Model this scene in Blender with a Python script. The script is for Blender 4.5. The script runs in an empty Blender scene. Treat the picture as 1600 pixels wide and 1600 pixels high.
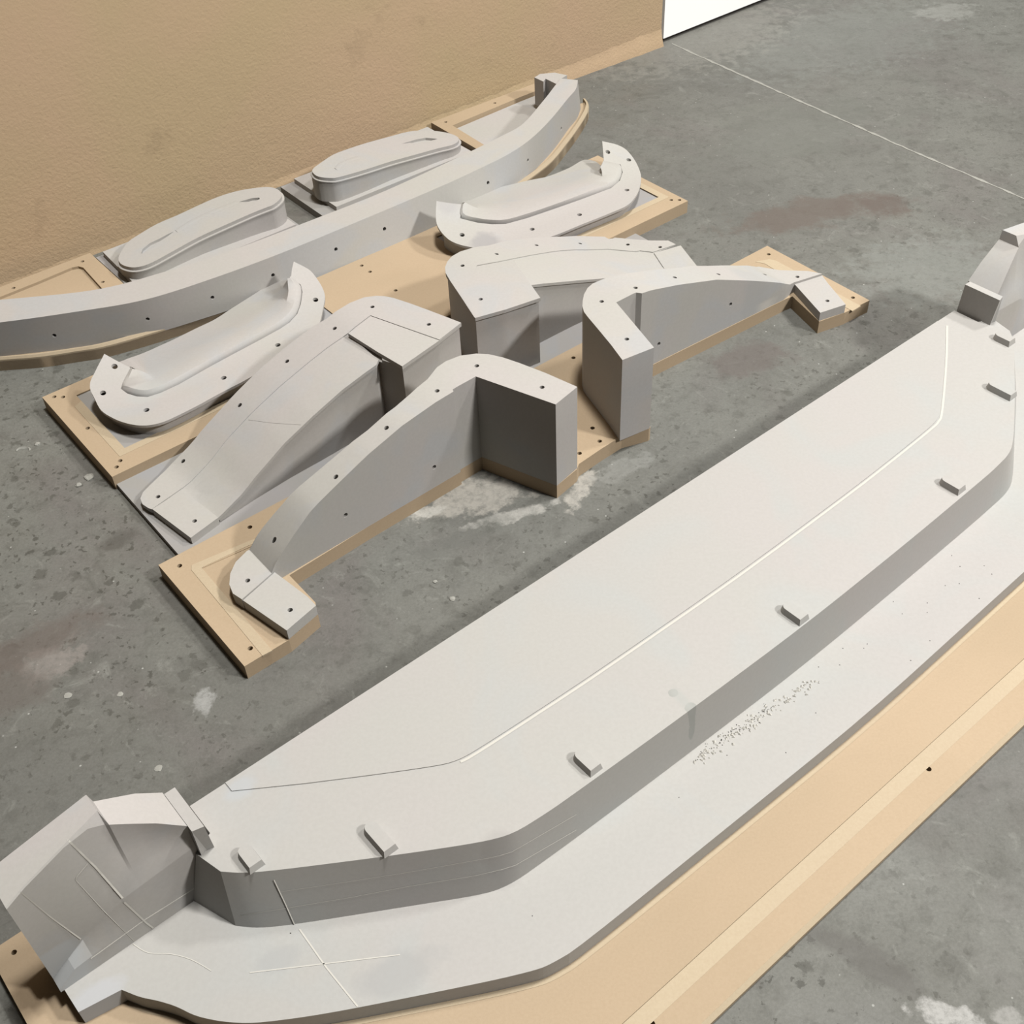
import bpy, bmesh, math, random
import numpy as np
from mathutils import Vector, Matrix
from mathutils.bvhtree import BVHTree
from mathutils.geometry import tessellate_polygon

sc = bpy.context.scene
# ------------------------------------------------------------------ camera, world, lamps, exposure
FPX, PITCH, ROLL, CH = 1855.0, math.radians(43.30), math.radians(-2.949), 1.6
Fv = np.array([0, math.cos(PITCH), -math.sin(PITCH)])
R0 = np.array([1.0, 0, 0]); U0 = np.cross(R0, Fv)
Rv = math.cos(ROLL) * R0 + math.sin(ROLL) * U0
Uv = np.cross(Rv, Fv)
CAM = np.array([0, 0, CH])
cd = bpy.data.cameras.new('camera'); cam = bpy.data.objects.new('camera', cd)
sc.collection.objects.link(cam); sc.camera = cam
cd.sensor_width = 36.0; cd.lens = 36.0 * FPX / 1600.0; cd.clip_start = 0.05
cam.matrix_world = Matrix(((Rv[0], Uv[0], -Fv[0], 0), (Rv[1], Uv[1], -Fv[1], 0), (Rv[2], Uv[2], -Fv[2], CH), (0, 0, 0, 1)))

w = bpy.data.worlds.new('world'); sc.world = w; w.use_nodes = True
bg = w.node_tree.nodes['Background']
bg.inputs[0].default_value = (1.0, 0.97, 0.90, 1); bg.inputs[1].default_value = 0.022


def area(name, az, el, dist, power, size, sizey, col, tgt=(0.3, 1.9, 0)):
    l = bpy.data.lights.new(name, 'AREA'); l.shape = 'RECTANGLE'; l.size = size; l.size_y = sizey
    l.energy = power; l.color = col
    o = bpy.data.objects.new(name, l); sc.collection.objects.link(o)
    a, e = math.radians(az), math.radians(el)
    d = Vector((math.cos(e) * math.cos(a), math.cos(e) * math.sin(a), math.sin(e)))
    o.location = Vector(tgt) + d * dist
    o.rotation_euler = d.to_track_quat('Z', 'Y').to_euler()
    return o


area('ceiling_lamp', 18, 50, 7.0, 275, 0.62, 0.45, (1.0, 0.985, 0.95))
area('ceiling_lamp', -27, 48, 5.2, 360, 0.5, 0.36, (1.0, 0.985, 0.955), (0.8, 1.6, 0))
area('ceiling_lamp', -5, 86, 7.0, 620, 1.0, 0.7, (1.0, 0.985, 0.95))

sc.view_settings.view_transform = 'Standard'; sc.view_settings.look = 'None'
sc.view_settings.exposure = 0.0; sc.view_settings.gamma = 1.0
sc.view_settings.use_curve_mapping = False


# ------------------------------------------------------------------ geometry helpers
def ray(x, y):
    return Rv * (x - 800) / FPX - Uv * (y - 800) / FPX + Fv


def P(x, y, z=0.0):
    d = ray(x, y)
    return CAM + d * ((z - CH) / d[2])


class Frame:
    """Directions along a row (u), across it towards the viewer (v)."""
    def __init__(s, o, deg):
        a = math.radians(deg)
        s.o = np.array([o[0], o[1], 0.0])
        s.eu = np.array([math.cos(a), math.sin(a), 0]); s.ev = np.array([math.sin(a), -math.cos(a), 0])

    def uv(s, p):
        d = np.array(p) - s.o
        return float(d @ s.eu), float(d @ s.ev)

    def w(s, u, v, z=0.0):
        p = s.o + s.eu * u + s.ev * v
        return (float(p[0]), float(p[1]), float(z))

    def px(s, q, z):                       # pixel -> (u, v) on a height z or on a height function
        if callable(z):
            zz = 0.1
            for _ in range(50):
                u, v = s.uv(P(q[0], q[1], zz)); zz = 0.5 * zz + 0.5 * z(u, v)
            return s.uv(P(q[0], q[1], zz))
        return s.uv(P(q[0], q[1], z))

    def poly(s, qs, z):
        return [s.px(q, z) for q in qs]


def interp(tab):
    xs = [a for a, b in tab]; ys = [b for a, b in tab]
    return lambda u, v=0: float(np.interp(u, xs, ys))


def catmull(pts, n=6, closed=True):
    out = []; N = len(pts)
    rng = range(N) if closed else range(N - 1)
    for i in rng:
        if closed:
            p0, p1, p2, p3 = (np.array(pts[(i + k) % N]) for k in (-1, 0, 1, 2))
        else:
            p0 = np.array(pts[max(0, i - 1)]); p1 = np.array(pts[i]); p2 = np.array(pts[i + 1]); p3 = np.array(pts[min(N - 1, i + 2)])
        for j in range(n):
            t = j / n
            out.append(tuple(0.5 * ((2 * p1) + (-p0 + p2) * t + (2 * p0 - 5 * p1 + 4 * p2 - p3) * t * t + (-p0 + 3 * p1 - 3 * p2 + p3) * t ** 3)))
    if not closed: out.append(tuple(pts[-1]))
    return out


def chaikin(pts, it=2):
    pts = [tuple(map(float, p)) for p in pts]
    for _ in range(it):
        o = [pts[0]]
        for a, b in zip(pts, pts[1:]):
            o.append(tuple(.78 * x + .22 * y for x, y in zip(a, b))); o.append(tuple(.22 * x + .78 * y for x, y in zip(a, b)))
        o.append(pts[-1]); pts = o
    return pts


def offset(poly, d):
    """shrink (d > 0) a closed 2-D outline"""
    n = len(poly); P2 = [np.array(p, float) for p in poly]
    area2 = sum(P2[i][0] * P2[(i + 1) % n][1] - P2[(i + 1) % n][0] * P2[i][1] for i in range(n))
    sgn = 1 if area2 > 0 else -1; out = []
    for i in range(n):
        a, b, c = P2[i - 1], P2[i], P2[(i + 1) % n]
        e1 = (b - a); e2 = (c - b)
        e1 = e1 / (np.linalg.norm(e1) + 1e-9); e2 = e2 / (np.linalg.norm(e2) + 1e-9)
        n1 = np.array([-e1[1], e1[0]]) * sgn; n2 = np.array([-e2[1], e2[0]]) * sgn
        m = n1 + n2; L = np.linalg.norm(m)
        m = n1 if L < 0.3 else m / L
        k = d / max(0.5, float(m @ n1)); out.append(tuple(b + m * k))
    return out


def resample(pts, n):
    pts = [np.array(p, float) for p in pts]
    L = [0.0]
    for a, b in zip(pts, pts[1:]): L.append(L[-1] + np.linalg.norm((b - a)[:2]))
    out = []
    for i in range(n):
        t = L[-1] * i / (n - 1)
        out.append(tuple(float(np.interp(t, L, [p[k] for p in pts])) for k in range(len(pts[0]))))
    return out


def hprism(fr, outline, ztop, zbot, cuts=(), vcuts=(), bm=None, zbotf=None):
    """solid on a closed (u, v) outline, top following ztop (number or function of u, v), straight sides down to zbot"""
    own = bmesh.new()
    vb = [own.verts.new((p[0], p[1], 0)) for p in outline]
    vt = [own.verts.new((p[0], p[1], 1)) for p in outline]
    tri = tessellate_polygon([[Vector((p[0], p[1], 0)) for p in outline]])
    n = len(outline)
    for i in range(n):
        own.faces.new((vb[i], vb[(i + 1) % n], vt[(i + 1) % n], vt[i]))
    for t in tri:
        own.faces.new([vt[i] for i in t]); own.faces.new([vb[i] for i in reversed(t)])
    for c in cuts:
        bmesh.ops.bisect_plane(own, geom=own.verts[:] + own.edges[:] + own.faces[:], plane_co=(c, 0, 0), plane_no=(1, 0, 0))
    for c in vcuts:
        bmesh.ops.bisect_plane(own, geom=own.verts[:] + own.edges[:] + own.faces[:], plane_co=(0, c, 0), plane_no=(0, 1, 0))
    out = bm or bmesh.new(); m = {}
    for v in own.verts:
        u, vv, k = v.co
        if k > 0.5: z = ztop(u, vv) if callable(ztop) else ztop
        else: z = zbot(u, vv) if callable(zbot) else zbot
        m[v] = out.verts.new(fr.w(u, vv, z))
    nf = []
    for f in own.faces:
        try: nf.append(out.faces.new([m[v] for v in f.verts]))
        except ValueError: pass
    own.free()
    bmesh.ops.dissolve_degenerate(out, dist=1e-6, edges=out.edges[:])
    bmesh.ops.recalc_face_normals(out, faces=out.faces[:])
    return out


def loft(curves, bm=None, zb=None, sub=1):
    """surface through world-space polylines of equal length; zb closes it down to a flat bottom"""
    bm = bm or bmesh.new()
    rows = [[bm.verts.new(p) for p in c] for c in curves]
    if zb is not None:
        rows = [[bm.verts.new((p[0], p[1], zb)) for p in curves[0]]] + rows + [[bm.verts.new((p[0], p[1], zb)) for p in curves[-1]]]
    for a, b in zip(rows, rows[1:]):
        for i in range(len(a) - 1):
            bm.faces.new((a[i], a[i + 1], b[i + 1], b[i]))
    if zb is not None:
        a, b = rows[-1], rows[0]
        for i in range(len(a) - 1): bm.faces.new((a[i], a[i + 1], b[i + 1], b[i]))
        try:
            bm.faces.new([r[0] for r in rows]); bm.faces.new([r[-1] for r in reversed(rows)])
        except ValueError: pass
    bmesh.ops.recalc_face_normals(bm, faces=bm.faces[:])
    return bm


def cyl(bm, p, n, r, depth, seg=20):
    """cylinder cutter: from just above p down along -n"""
    n = Vector(n).normalized(); a = n.orthogonal().normalized(); b = n.cross(a)
    p = Vector(p); top = p + n * 0.004; bot = p - n * depth
    A = [bm.verts.new(top + (a * math.cos(t) + b * math.sin(t)) * r) for t in [2 * math.pi * i / seg for i in range(seg)]]
    B = [bm.verts.new(bot + (a * math.cos(t) + b * math.sin(t)) * r) for t in [2 * math.pi * i / seg for i in range(seg)]]
    for i in range(seg): bm.faces.new((A[i], A[(i + 1) % seg], B[(i + 1) % seg], B[i]))
    bm.faces.new(A); bm.faces.new(B[::-1])


def mesh_of(bm, name, origin=(0, 0, 0)):
    bmesh.ops.translate(bm, verts=bm.verts[:], vec=-Vector(origin))
    me = bpy.data.meshes.new(name); bm.to_mesh(me); bm.free()
    return me


def boolean(bm, cut):
    """bm minus cut through a temporary modifier"""
    bmesh.ops.recalc_face_normals(cut, faces=cut.faces[:])
    ma = bpy.data.meshes.new('a'); bm.to_mesh(ma); bm.free()
    mc = bpy.data.meshes.new('c'); cut.to_mesh(mc); cut.free()
    oa = bpy.data.objects.new('a', ma); oc = bpy.data.objects.new('c', mc)
    sc.collection.objects.link(oa); sc.collection.objects.link(oc)
    md = oa.modifiers.new('b', 'BOOLEAN'); md.operation = 'DIFFERENCE'; md.object = oc; md.solver = 'EXACT'
    bpy.context.view_layer.update()
    dg = bpy.context.evaluated_depsgraph_get()
    res = bpy.data.meshes.new_from_object(oa.evaluated_get(dg))
    out = bmesh.new(); out.from_mesh(res)
    bpy.data.objects.remove(oa); bpy.data.objects.remove(oc)
    for m in (ma, mc, res): bpy.data.meshes.remove(m)
    return out


def drill(bm, pixels, r=0.0048, depth=0.02):
    """drill the bolt holes seen in the photograph into a built solid"""
    bvh = BVHTree.FromBMesh(bm); cut = bmesh.new(); k = 0
    for q in pixels:
        rr = q[2] if len(q) > 2 else r
        hit, nor, idx, dist = bvh.ray_cast(Vector(CAM), Vector(ray(q[0], q[1])).normalized())
        if hit is None: print('no hit', q); continue
        if nor.z > 0.5: nor = Vector((0, 0, 1))
        cyl(cut, hit, nor, rr, depth); k += 1
    if not k: return bm
    return boolean(bm, cut)


# ------------------------------------------------------------------ scene helpers
def empty(name, loc, label, cat, group=None):
    o = bpy.data.objects.new(name, None); o.empty_display_size = 0.05
    sc.collection.objects.link(o); o.location = loc
    o['label'] = label; o['category'] = cat
    if group: o['group'] = group
    return o


def part(name, bm, mat, parent=None, label=None, smooth=25):
    org = tuple(parent['_org']) if parent is not None and '_org' in parent else (0, 0, 0)
    me = mesh_of(bm, name, org)
    me.materials.append(mat)
    if smooth:
        me.polygons.foreach_set('use_smooth', [True] * len(me.polygons))
        me.set_sharp_from_angle(angle=math.radians(smooth))
    o = bpy.data.objects.new(name, me); sc.collection.objects.link(o)
    if parent is not None:
        o.parent = parent; o['_org'] = org
    if label: o['label'] = label
    return o


def thing(name, loc, label, cat, group=None):
    o = empty(name, loc, label, cat, group); o['_org'] = tuple(loc)
    return o


def struct(name, bm, mat, smooth=25):
    o = part(name, bm, mat, None, None, smooth); o['kind'] = 'structure'
    return o


def box(bm, lo, hi, fr=None):
    c = [(lo[0], lo[1]), (hi[0], lo[1]), (hi[0], hi[1]), (lo[0], hi[1])]
    f = fr or Frame((0, 0), 0)
    return hprism(f, c, hi[2], lo[2], bm=bm)


# ------------------------------------------------------------------ materials
class Mat:
    def __init__(s, name, rough=0.7, spec=0.3):
        s.m = bpy.data.materials.new(name); s.m.use_nodes = True
        s.nt = s.m.node_tree; s.b = s.nt.nodes['Principled BSDF']
        s.b.inputs['Roughness'].default_value = rough
        s.b.inputs['Specular IOR Level'].default_value = spec
        s.geo = s.nt.nodes.new('ShaderNodeNewGeometry')

    def n(s, t, **k):
        nd = s.nt.nodes.new(t)
        for a, b in k.items(): setattr(nd, a, b)
        return nd

    def link(s, a, b): s.nt.links.new(a, b)

    def noise(s, scale, detail=4, rough=0.55, vec=None, dist=0.0):
        nd = s.n('ShaderNodeTexNoise'); nd.inputs['Scale'].default_value = scale
        nd.inputs['Detail'].default_value = detail; nd.inputs['Roughness'].default_value = rough
        nd.inputs['Distortion'].default_value = dist
        s.link(vec or s.geo.outputs['Position'], nd.inputs['Vector'])
        return nd.outputs['Fac']

    def voro(s, scale, vec=None, out='Distance', rand=1.0):
        nd = s.n('ShaderNodeTexVoronoi'); nd.inputs['Scale'].default_value = scale
        nd.inputs['Randomness'].default_value = rand
        s.link(vec or s.geo.outputs['Position'], nd.inputs['Vector'])
        return nd.outputs[out]

    def rng(s, v, a, b, c=0.0, d=1.0):
        nd = s.n('ShaderNodeMapRange'); nd.inputs['From Min'].default_value = a; nd.inputs['From Max'].default_value = b
        nd.inputs['To Min'].default_value = c; nd.inputs['To Max'].default_value = d
        s.link(v, nd.inputs['Value']); return nd.outputs['Result']

    def math(s, op, a, b=None):
        nd = s.n('ShaderNodeMath', operation=op)
        for i, x in enumerate((a, b)):
            if x is None: continue
            if isinstance(x, (int, float)): nd.inputs[i].default_value = x
            else: s.link(x, nd.inputs[i])
        return nd.outputs[0]

    def mix(s, fac, a, b, mode='MIX'):
        nd = s.n('ShaderNodeMix', data_type='RGBA', blend_type=mode)
        if isinstance(fac, (int, float)): nd.inputs['Factor'].default_value = fac
        else: s.link(fac, nd.inputs['Factor'])
        for i, x in ((6, a), (7, b)):
            if isinstance(x, tuple): nd.inputs[i].default_value = (*x, 1)
            else: s.link(x, nd.inputs[i])
        return nd.outputs[2]

    def blob(s, x, y, rx, ry=None, deg=0, warp=0.0, wscale=8, soft=0.35):
        """1 inside an ellipse on the floor plan, 0 outside, with a ragged border"""
        ry = ry or rx
        mp = s.n('ShaderNodeMapping', vector_type='TEXTURE')
        mp.inputs['Location'].default_value = (x, y, 0); mp.inputs['Rotation'].default_value = (0, 0, math.radians(deg))
        mp.inputs['Scale'].default_value = (rx, ry, 1000)
        s.link(s.geo.outputs['Position'], mp.inputs['Vector'])
        ln = s.n('ShaderNodeVectorMath', operation='LENGTH'); s.link(mp.outputs[0], ln.inputs[0])
        v = ln.outputs['Value']
        if warp:
            v = s.math('ADD', v, s.rng(s.noise(wscale, 6, 0.65), 0.3, 0.7, -warp, warp))
        return s.rng(v, 1.0, 1.0 - soft, 0, 1)

    def bump(s, h, strength=0.3, dist=0.002):
        nd = s.n('ShaderNodeBump'); nd.inputs['Strength'].default_value = strength; nd.inputs['Distance'].default_value = dist
        s.link(h, nd.inputs['Height']); s.link(nd.outputs[0], s.b.inputs['Normal'])

    def color(s, c, k=0.45):
        if isinstance(c, tuple): c = tuple(x * k for x in c)
        else: c = s.mix(1.0, c, (k, k, k), 'MULTIPLY')
        if isinstance(c, tuple): s.b.inputs['Base Color'].default_value = (*c, 1)
        else: s.link(c, s.b.inputs['Base Color'])


def pu_board(name, a, b, c, sc_=3.0, marks=()):
    """machined tooling board: faint pinkish, greenish and pale patches of blocks and filler"""
    m = Mat(name, 0.62, 0.25)
    col = m.mix(m.rng(m.noise(sc_, 3, 0.5, dist=0.6), 0.38, 0.62), a, b)
    col = m.mix(m.rng(m.noise(sc_ * 1.9, 2, 0.5, dist=1.2), 0.52, 0.68, 0, 0.8), col, c)
    col = m.mix(m.rng(m.noise(160, 2, 0.6), 0.35, 0.65, 0, 0.10), col, (0.40, 0.38, 0.35))
    for q, z, rx, ry, dg, cc, amt, zl in marks:
        p = P(q[0], q[1], z)
        k = m.math('MULTIPLY', m.blob(float(p[0]), float(p[1]), rx, ry, dg, warp=.3, wscale=14, soft=.45 if amt < .9 else .1), amt)
        if zl:
            sp_ = m.n('ShaderNodeSeparateXYZ'); m.link(m.geo.outputs['Position'], sp_.inputs[0]); k = m.math('MULTIPLY', k, m.rng(sp_.outputs[2], zl + .004, zl - .004))
        col = m.mix(k, col, cc)
    m.color(col); m.bump(m.noise(420, 2), 0.08, 0.0006)
    return m.m


M_PU = pu_board('grey_tooling_board', (0.635, 0.615, 0.57), (0.655, 0.615, 0.59), (0.61, 0.61, 0.61), 3.0, (
    ((757, 378), .07, .05, .035, 37, (.42, .41, .42), .6, 0), ((700, 335), .09, .04, .03, 60, (.52, .50, .50), .5, 0),
    ((85, 1500), .10, .055, .05, 38, (.66, .68, .69), .8, .125), ((225, 610), .08, .05, .03, 30, (.62, .64, .62), .5, 0),
    ((1165, 470), .06, .05, .05, 37, (.56, .56, .55), .6, 0), ((1190, 485), .02, .045, .03, 37, (.78, .74, .68), .8, .055)))
M_PU2 = pu_board('white_tooling_board', (0.61, 0.595, 0.56), (0.62, 0.59, 0.565), (0.595, 0.60, 0.58), 2.2, (
    ((620, 1520), .055, .07, .035, 20, (.50, .495, .485), .6, 0), ((430, 1500), .055, .035, .02, 20, (.52, .52, .51), .5, 0),
    ((785, 1350), .10, .03, .02, 0, (.50, .48, .46), .5, 0), ((150, 1560), .055, .05, .025, 38, (.66, .67, .70), .6, 0),
    ((1052, 1083), .155, .0085, .0085, 0, (.47, .475, .445), .95, 0), ((1079, 1105), .155, .011, .009, 38, (.47, .475, .445), .95, 0),
    ((1065, 1092), .155, .03, .012, -60, (.54, .55, .52), .6, 0), ((372, 1235), .155, .03, .02, 38, (.60, .62, .64), .7, 0)))
M_PLATE = pu_board('grey_base_plate', (0.46, 0.445, 0.42), (0.48, 0.455, 0.445), (0.45, 0.45, 0.46), 5)


def mdf(name, a, b):
    m = Mat(name, 0.75, 0.2)
    col = m.mix(m.rng(m.noise(2.6, 3, 0.5, dist=0.5), 0.35, 0.65), a, b)
    col = m.mix(m.rng(m.noise(230, 3, 0.7), 0.35, 0.7, 0, 0.16), col, (0.40, 0.28, 0.16))
    m.color(col); m.bump(m.noise(500, 2), 0.1, 0.0005)
    return m.m


M_MDF = mdf('mdf_face', (0.61, 0.47, 0.315), (0.665, 0.51, 0.345))
M_MDFL = mdf('mdf_machined', (0.70, 0.575, 0.40), (0.68, 0.55, 0.385))
M_WHITE = Mat('white_panel', 0.4); M_WHITE.color((0.75, 0.75, 0.74), 1.0); M_WHITE = M_WHITE.m
m = Mat('filler_and_lit_edge', 0.6); m.color((0.80, 0.77, 0.70)); M_FILLER_EDGE = m.m  # also colours the painted highlight along the plateau field edge
m = Mat('dark_chip', 0.9); m.color((0.10, 0.09, 0.08)); M_CHIP = m.m
m = Mat('crumb', 0.9); m.color(m.mix(m.noise(90), (0.36, 0.355, 0.32), (0.54, 0.53, 0.48))); M_CRUMB = m.m

# concrete
FR = Frame(P(247.3, 882.8, .033), 37.2)
FB = Frame(P(300, 1252, 0), 38.1)
m = Mat('concrete', 0.62, 0.28)
g = m.mix(m.rng(m.noise(1.3, 6, 0.6), 0.36, 0.64), (0.225, 0.220, 0.200), (0.315, 0.312, 0.280))
g = m.mix(m.rng(m.noise(0.55, 2, 0.5), 0.4, 0.62, 0, 0.45), g, (0.335, 0.34, 0.31))
g = m.mix(m.rng(m.noise(2.1, 4, 0.6, dist=1), 0.5, 0.68, 0, 0.6), g, (0.255, 0.225, 0.215))
g = m.mix(m.rng(m.noise(13, 6, 0.75, dist=0.6), 0.5, 0.70, 0, 0.6), g, (0.165, 0.16, 0.14))
g = m.mix(m.rng(m.noise(38, 5, 0.75, dist=0.4), 0.52, 0.72, 0, 0.6), g, (0.15, 0.147, 0.13))
g = m.mix(m.rng(m.noise(11, 5, 0.7, dist=2.5), 0.58, 0.73, 0, 0.6), g, (0.44, 0.44, 0.40))
g = m.mix(m.rng(m.noise(190, 4, 0.75), 0.35, 0.68, 0, 0.36), g, (0.13, 0.13, 0.11))
# round oil spots
wv = m.n('ShaderNodeVectorMath', operation='ADD')
nz = m.n('ShaderNodeTexNoise'); nz.inputs['Scale'].default_value = 30; nz.inputs['Detail'].default_value = 6; nz.inputs['Roughness'].default_value = 0.7; m.link(m.geo.outputs['Position'], nz.inputs['Vector'])
sclv = m.n('ShaderNodeVectorMath', operation='SCALE'); sclv.inputs['Scale'].default_value = 0.05
m.link(nz.outputs['Color'], sclv.inputs[0]); m.link(m.geo.outputs['Position'], wv.inputs[0]); m.link(sclv.outputs[0], wv.inputs[1])
sepp = m.n('ShaderNodeSeparateXYZ'); m.link(m.geo.outputs['Position'], sepp.inputs[0])
near = m.math('MULTIPLY', m.rng(m.noise(1.6, 3, 0.6), 0.38, 0.58, 0.25, 1), m.rng(sepp.outputs[1], 3.4, 1.8, 0.3, 1))
for scl, lim, amt in ((15, 0.22, 0.62), (31, 0.24, 0.75), (60, 0.26, 0.8), (8, 0.15, 0.5)):
    sp = m.rng(m.voro(scl, wv.outputs[0]), lim, lim * 0.72, 0, amt)
    vc = m.n('ShaderNodeTexVoronoi'); vc.inputs['Scale'].default_value = scl; m.link(wv.outputs[0], vc.inputs['Vector'])
    sep = m.n('ShaderNodeSeparateColor'); m.link(vc.outputs['Color'], sep.inputs[0])
    pick = m.rng(sep.outputs[0], 0.42, 0.48)
    g = m.mix(m.math('MULTIPLY', m.math('MULTIPLY', sp, pick), near), g, (0.105, 0.102, 0.085))
sp = m.rng(m.voro(46), 0.10, 0.06, 0, 0.9)
vc = m.n('ShaderNodeTexVoronoi'); vc.inputs['Scale'].default_value = 46; m.link(m.geo.outputs['Position'], vc.inputs['Vector'])
sep = m.n('ShaderNodeSeparateColor'); m.link(vc.outputs['Color'], sep.inputs[0])
g = m.mix(m.math('MULTIPLY', sp, m.rng(sep.outputs[1], 0.82, 0.85)), g, (0.62, 0.62, 0.58))


def fblob(q, rx, ry=None, deg=0, **k):
    p = P(q[0], q[1]); return m.blob(float(p[0]), float(p[1]), rx, ry, deg, **k)


dust = m.rng(m.noise(60, 5, 0.8), 0.34, 0.56, 0.4, 1)
for q, rx, ry, dg, c, amt in (((755, 772), .13, .058, 22, (0.56, 0.53, 0.47), 1), ((905, 768), .075, .022, 62, (0.60, 0.57, 0.51), 1),
                              ((662, 800), .035, .02, 20, (0.70, 0.68, 0.62), 1), ((800, 805), .10, .018, 18, (0.62, 0.60, 0.55), .8),
                              ((82, 1035), .065, .05, 30, (0.40, 0.36, 0.33), .8), ((318, 1100), .02, .03, 0, (0.62, 0.62, 0.60), .7),
                              ((1475, 1585), .045, .02, -20, (0.66, 0.65, 0.62), .9), ((1575, 1590), .02, .02, -20, (0.5, 0.49, 0.46), .8),
                              ((1330, 60), .5, .25, 30, (0.33, 0.345, 0.315), .4), ((1090, 60), .45, .22, 35, (0.42, 0.405, 0.36), .45),
                              ((1480, 18), .12, .08, 10, (0.50, 0.50, 0.46), .5), ((1450, 420), .22, .16, 20, (0.36, 0.375, 0.345), .55),
                              ((140, 690), .09, .008, -52, (0.50, 0.49, 0.45), .7), ((205, 765), .05, .01, -50, (0.50, 0.49, 0.45), .6),
                              ((450, 930), .02, .02, 0, (0.5, 0.48, 0.44), .7), ((970, 735), .08, .03, 35, (0.44, 0.44, 0.41), .5)):
    g = m.mix(m.math('MULTIPLY', m.math('MULTIPLY', fblob(q, rx, ry, dg, warp=0.55, wscale=26), dust), amt), g, c)
for q, rx, ry, dg, c, amt in (((1290, 330), .30, .075, 10, (0.205, 0.165, 0.14), .75), ((1380, 318), .14, .05, 10, (0.19, 0.15, 0.13), .6),
                              ((60, 1005), .11, .05, 30, (0.20, 0.16, 0.14), .6), ((20, 1080), .08, .06, 40, (0.20, 0.17, 0.15), .6),
                              ((1170, 560), .10, .07, 20, (0.20, 0.165, 0.15), .6), ((1250, 200), .35, .2, 30, (0.24, 0.245, 0.215), .5),
                              ((1130, 1500), .06, .06, 0, (0.19, 0.16, 0.145), .6), ((1320, 1480), .13, .025, -35, (0.17, 0.16, 0.145), .6),
                              ((180, 850), .045, .028, 40, (0.13, 0.12, 0.105), .6), ((725, 840), .12, .03, 30, (0.19, 0.19, 0.17), .5)):
    g = m.mix(m.math('MULTIPLY', fblob(q, rx, ry, dg, warp=0.6, wscale=9, soft=0.5), amt), g, c)
m.color(g, 0.385); m.bump(m.noise(55, 6, 0.7), 0.3, 0.003)
m.link(m.rng(m.noise(6, 4, 0.6), 0.35, 0.65, 0.5, 0.78), m.b.inputs['Roughness'])
M_FLOOR = m.m

m = Mat('tan_plaster', 0.8, 0.2)
g = m.mix(m.rng(m.noise(1.6, 4, 0.5, dist=0.6), 0.38, 0.64), (0.70, 0.53, 0.32), (0.745, 0.53, 0.345))
g = m.mix(m.rng(m.noise(5, 5, 0.7), 0.6, 0.75, 0, 0.35), g, (0.34, 0.245, 0.15))
g = m.mix(m.rng(m.voro(22), 0.045, 0.02, 0, 0.5), g, (0.25, 0.18, 0.12))
p = P(0, 300, 0)
m.color(g)
sz = m.n('ShaderNodeSeparateXYZ'); m.link(m.geo.outputs['Position'], sz.inputs[0])
hh = m.math('MULTIPLY', m.math('ADD', m.noise(120, 4, 0.65), m.math('MULTIPLY', m.noise(14, 3, 0.5), 0.8)), m.rng(sz.outputs[2], 0.75, 0.05, 0.22, 1.0))
m.bump(hh, 0.45, 0.004)
M_WALL = m.m

# ------------------------------------------------------------------ floor, joint, wall
fl = bmesh.new(); box(fl, (-7, -5, -0.12), (8, 10, 0.0)); floor = struct('floor', fl, M_FLOOR, 0)
# sawn joint, filled with pale mortar
pts = [P(x, y) for x, y in ((1050, 68), (1080.6, 82.5), (1225, 147), (1400, 225), (1597.5, 309.4))]
d = (pts[-1] - pts[0]); d /= np.linalg.norm(d); pts.append(pts[-1] + d * 2.4)
rnd = random.Random(4)
A = []; B = []; nrm = np.array([-d[1], d[0], 0])
for a, b in zip(pts, pts[1:]):
    n = max(2, int(np.linalg.norm(b - a) / 0.02))
    for i in range(n):
        q = a + (b - a) * i / n; ww = 0.0036 + rnd.uniform(-.002, .0022); o = rnd.uniform(-.0015, .0015)
        A.append(tuple(q + nrm * (ww + o) + np.array([0, 0, .0008]))); B.append(tuple(q - nrm * (ww - o) + np.array([0, 0, .0008])))
joint = part('joint_filler', loft([A, B], zb=-0.002), M_CRUMB, None, None, 0); joint.name = 'trim_1'; joint['kind'] = 'structure'

wu0, wv0 = FR.uv(P(435, 291)); wu1, wv1 = FR.uv(P(1031, 71))
FW = Frame(P(435, 291), math.degrees(math.atan2(*(P(1031, 71) - P(435, 291))[[1, 0]])))
Lw = FW.uv(P(1031, 70))[0]
wb = bmesh.new(); box(wb, (-3.6, -0.22, 0), (Lw, 0.0, 3.0), FW)
# rough kicked-out plaster foot
struct('wall_left', wb, M_WALL, 0)
rnd = random.Random(7); c0 = []; c1 = []; c2 = []
n = 150
for i in range(n):
    u = -0.9 + (Lw + 0.9) * i / (n - 1); j = rnd.uniform(0.4, 1.0)
    k = min(1.0, 0.15 + max(0, (u + 0.3)) * 0.5)
    c0.append(FW.w(u, 0.0005, 0.05 * k + 0.008 * j)); c1.append(FW.w(u, 0.006 * j * k + .001, 0.030 * k)); c2.append(FW.w(u, 0.012 * k + 0.006 * j * k, 0.0))
struct('baseboard_left', loft([c0, c1, c2], zb=-0.003), M_WALL, 40)

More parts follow.
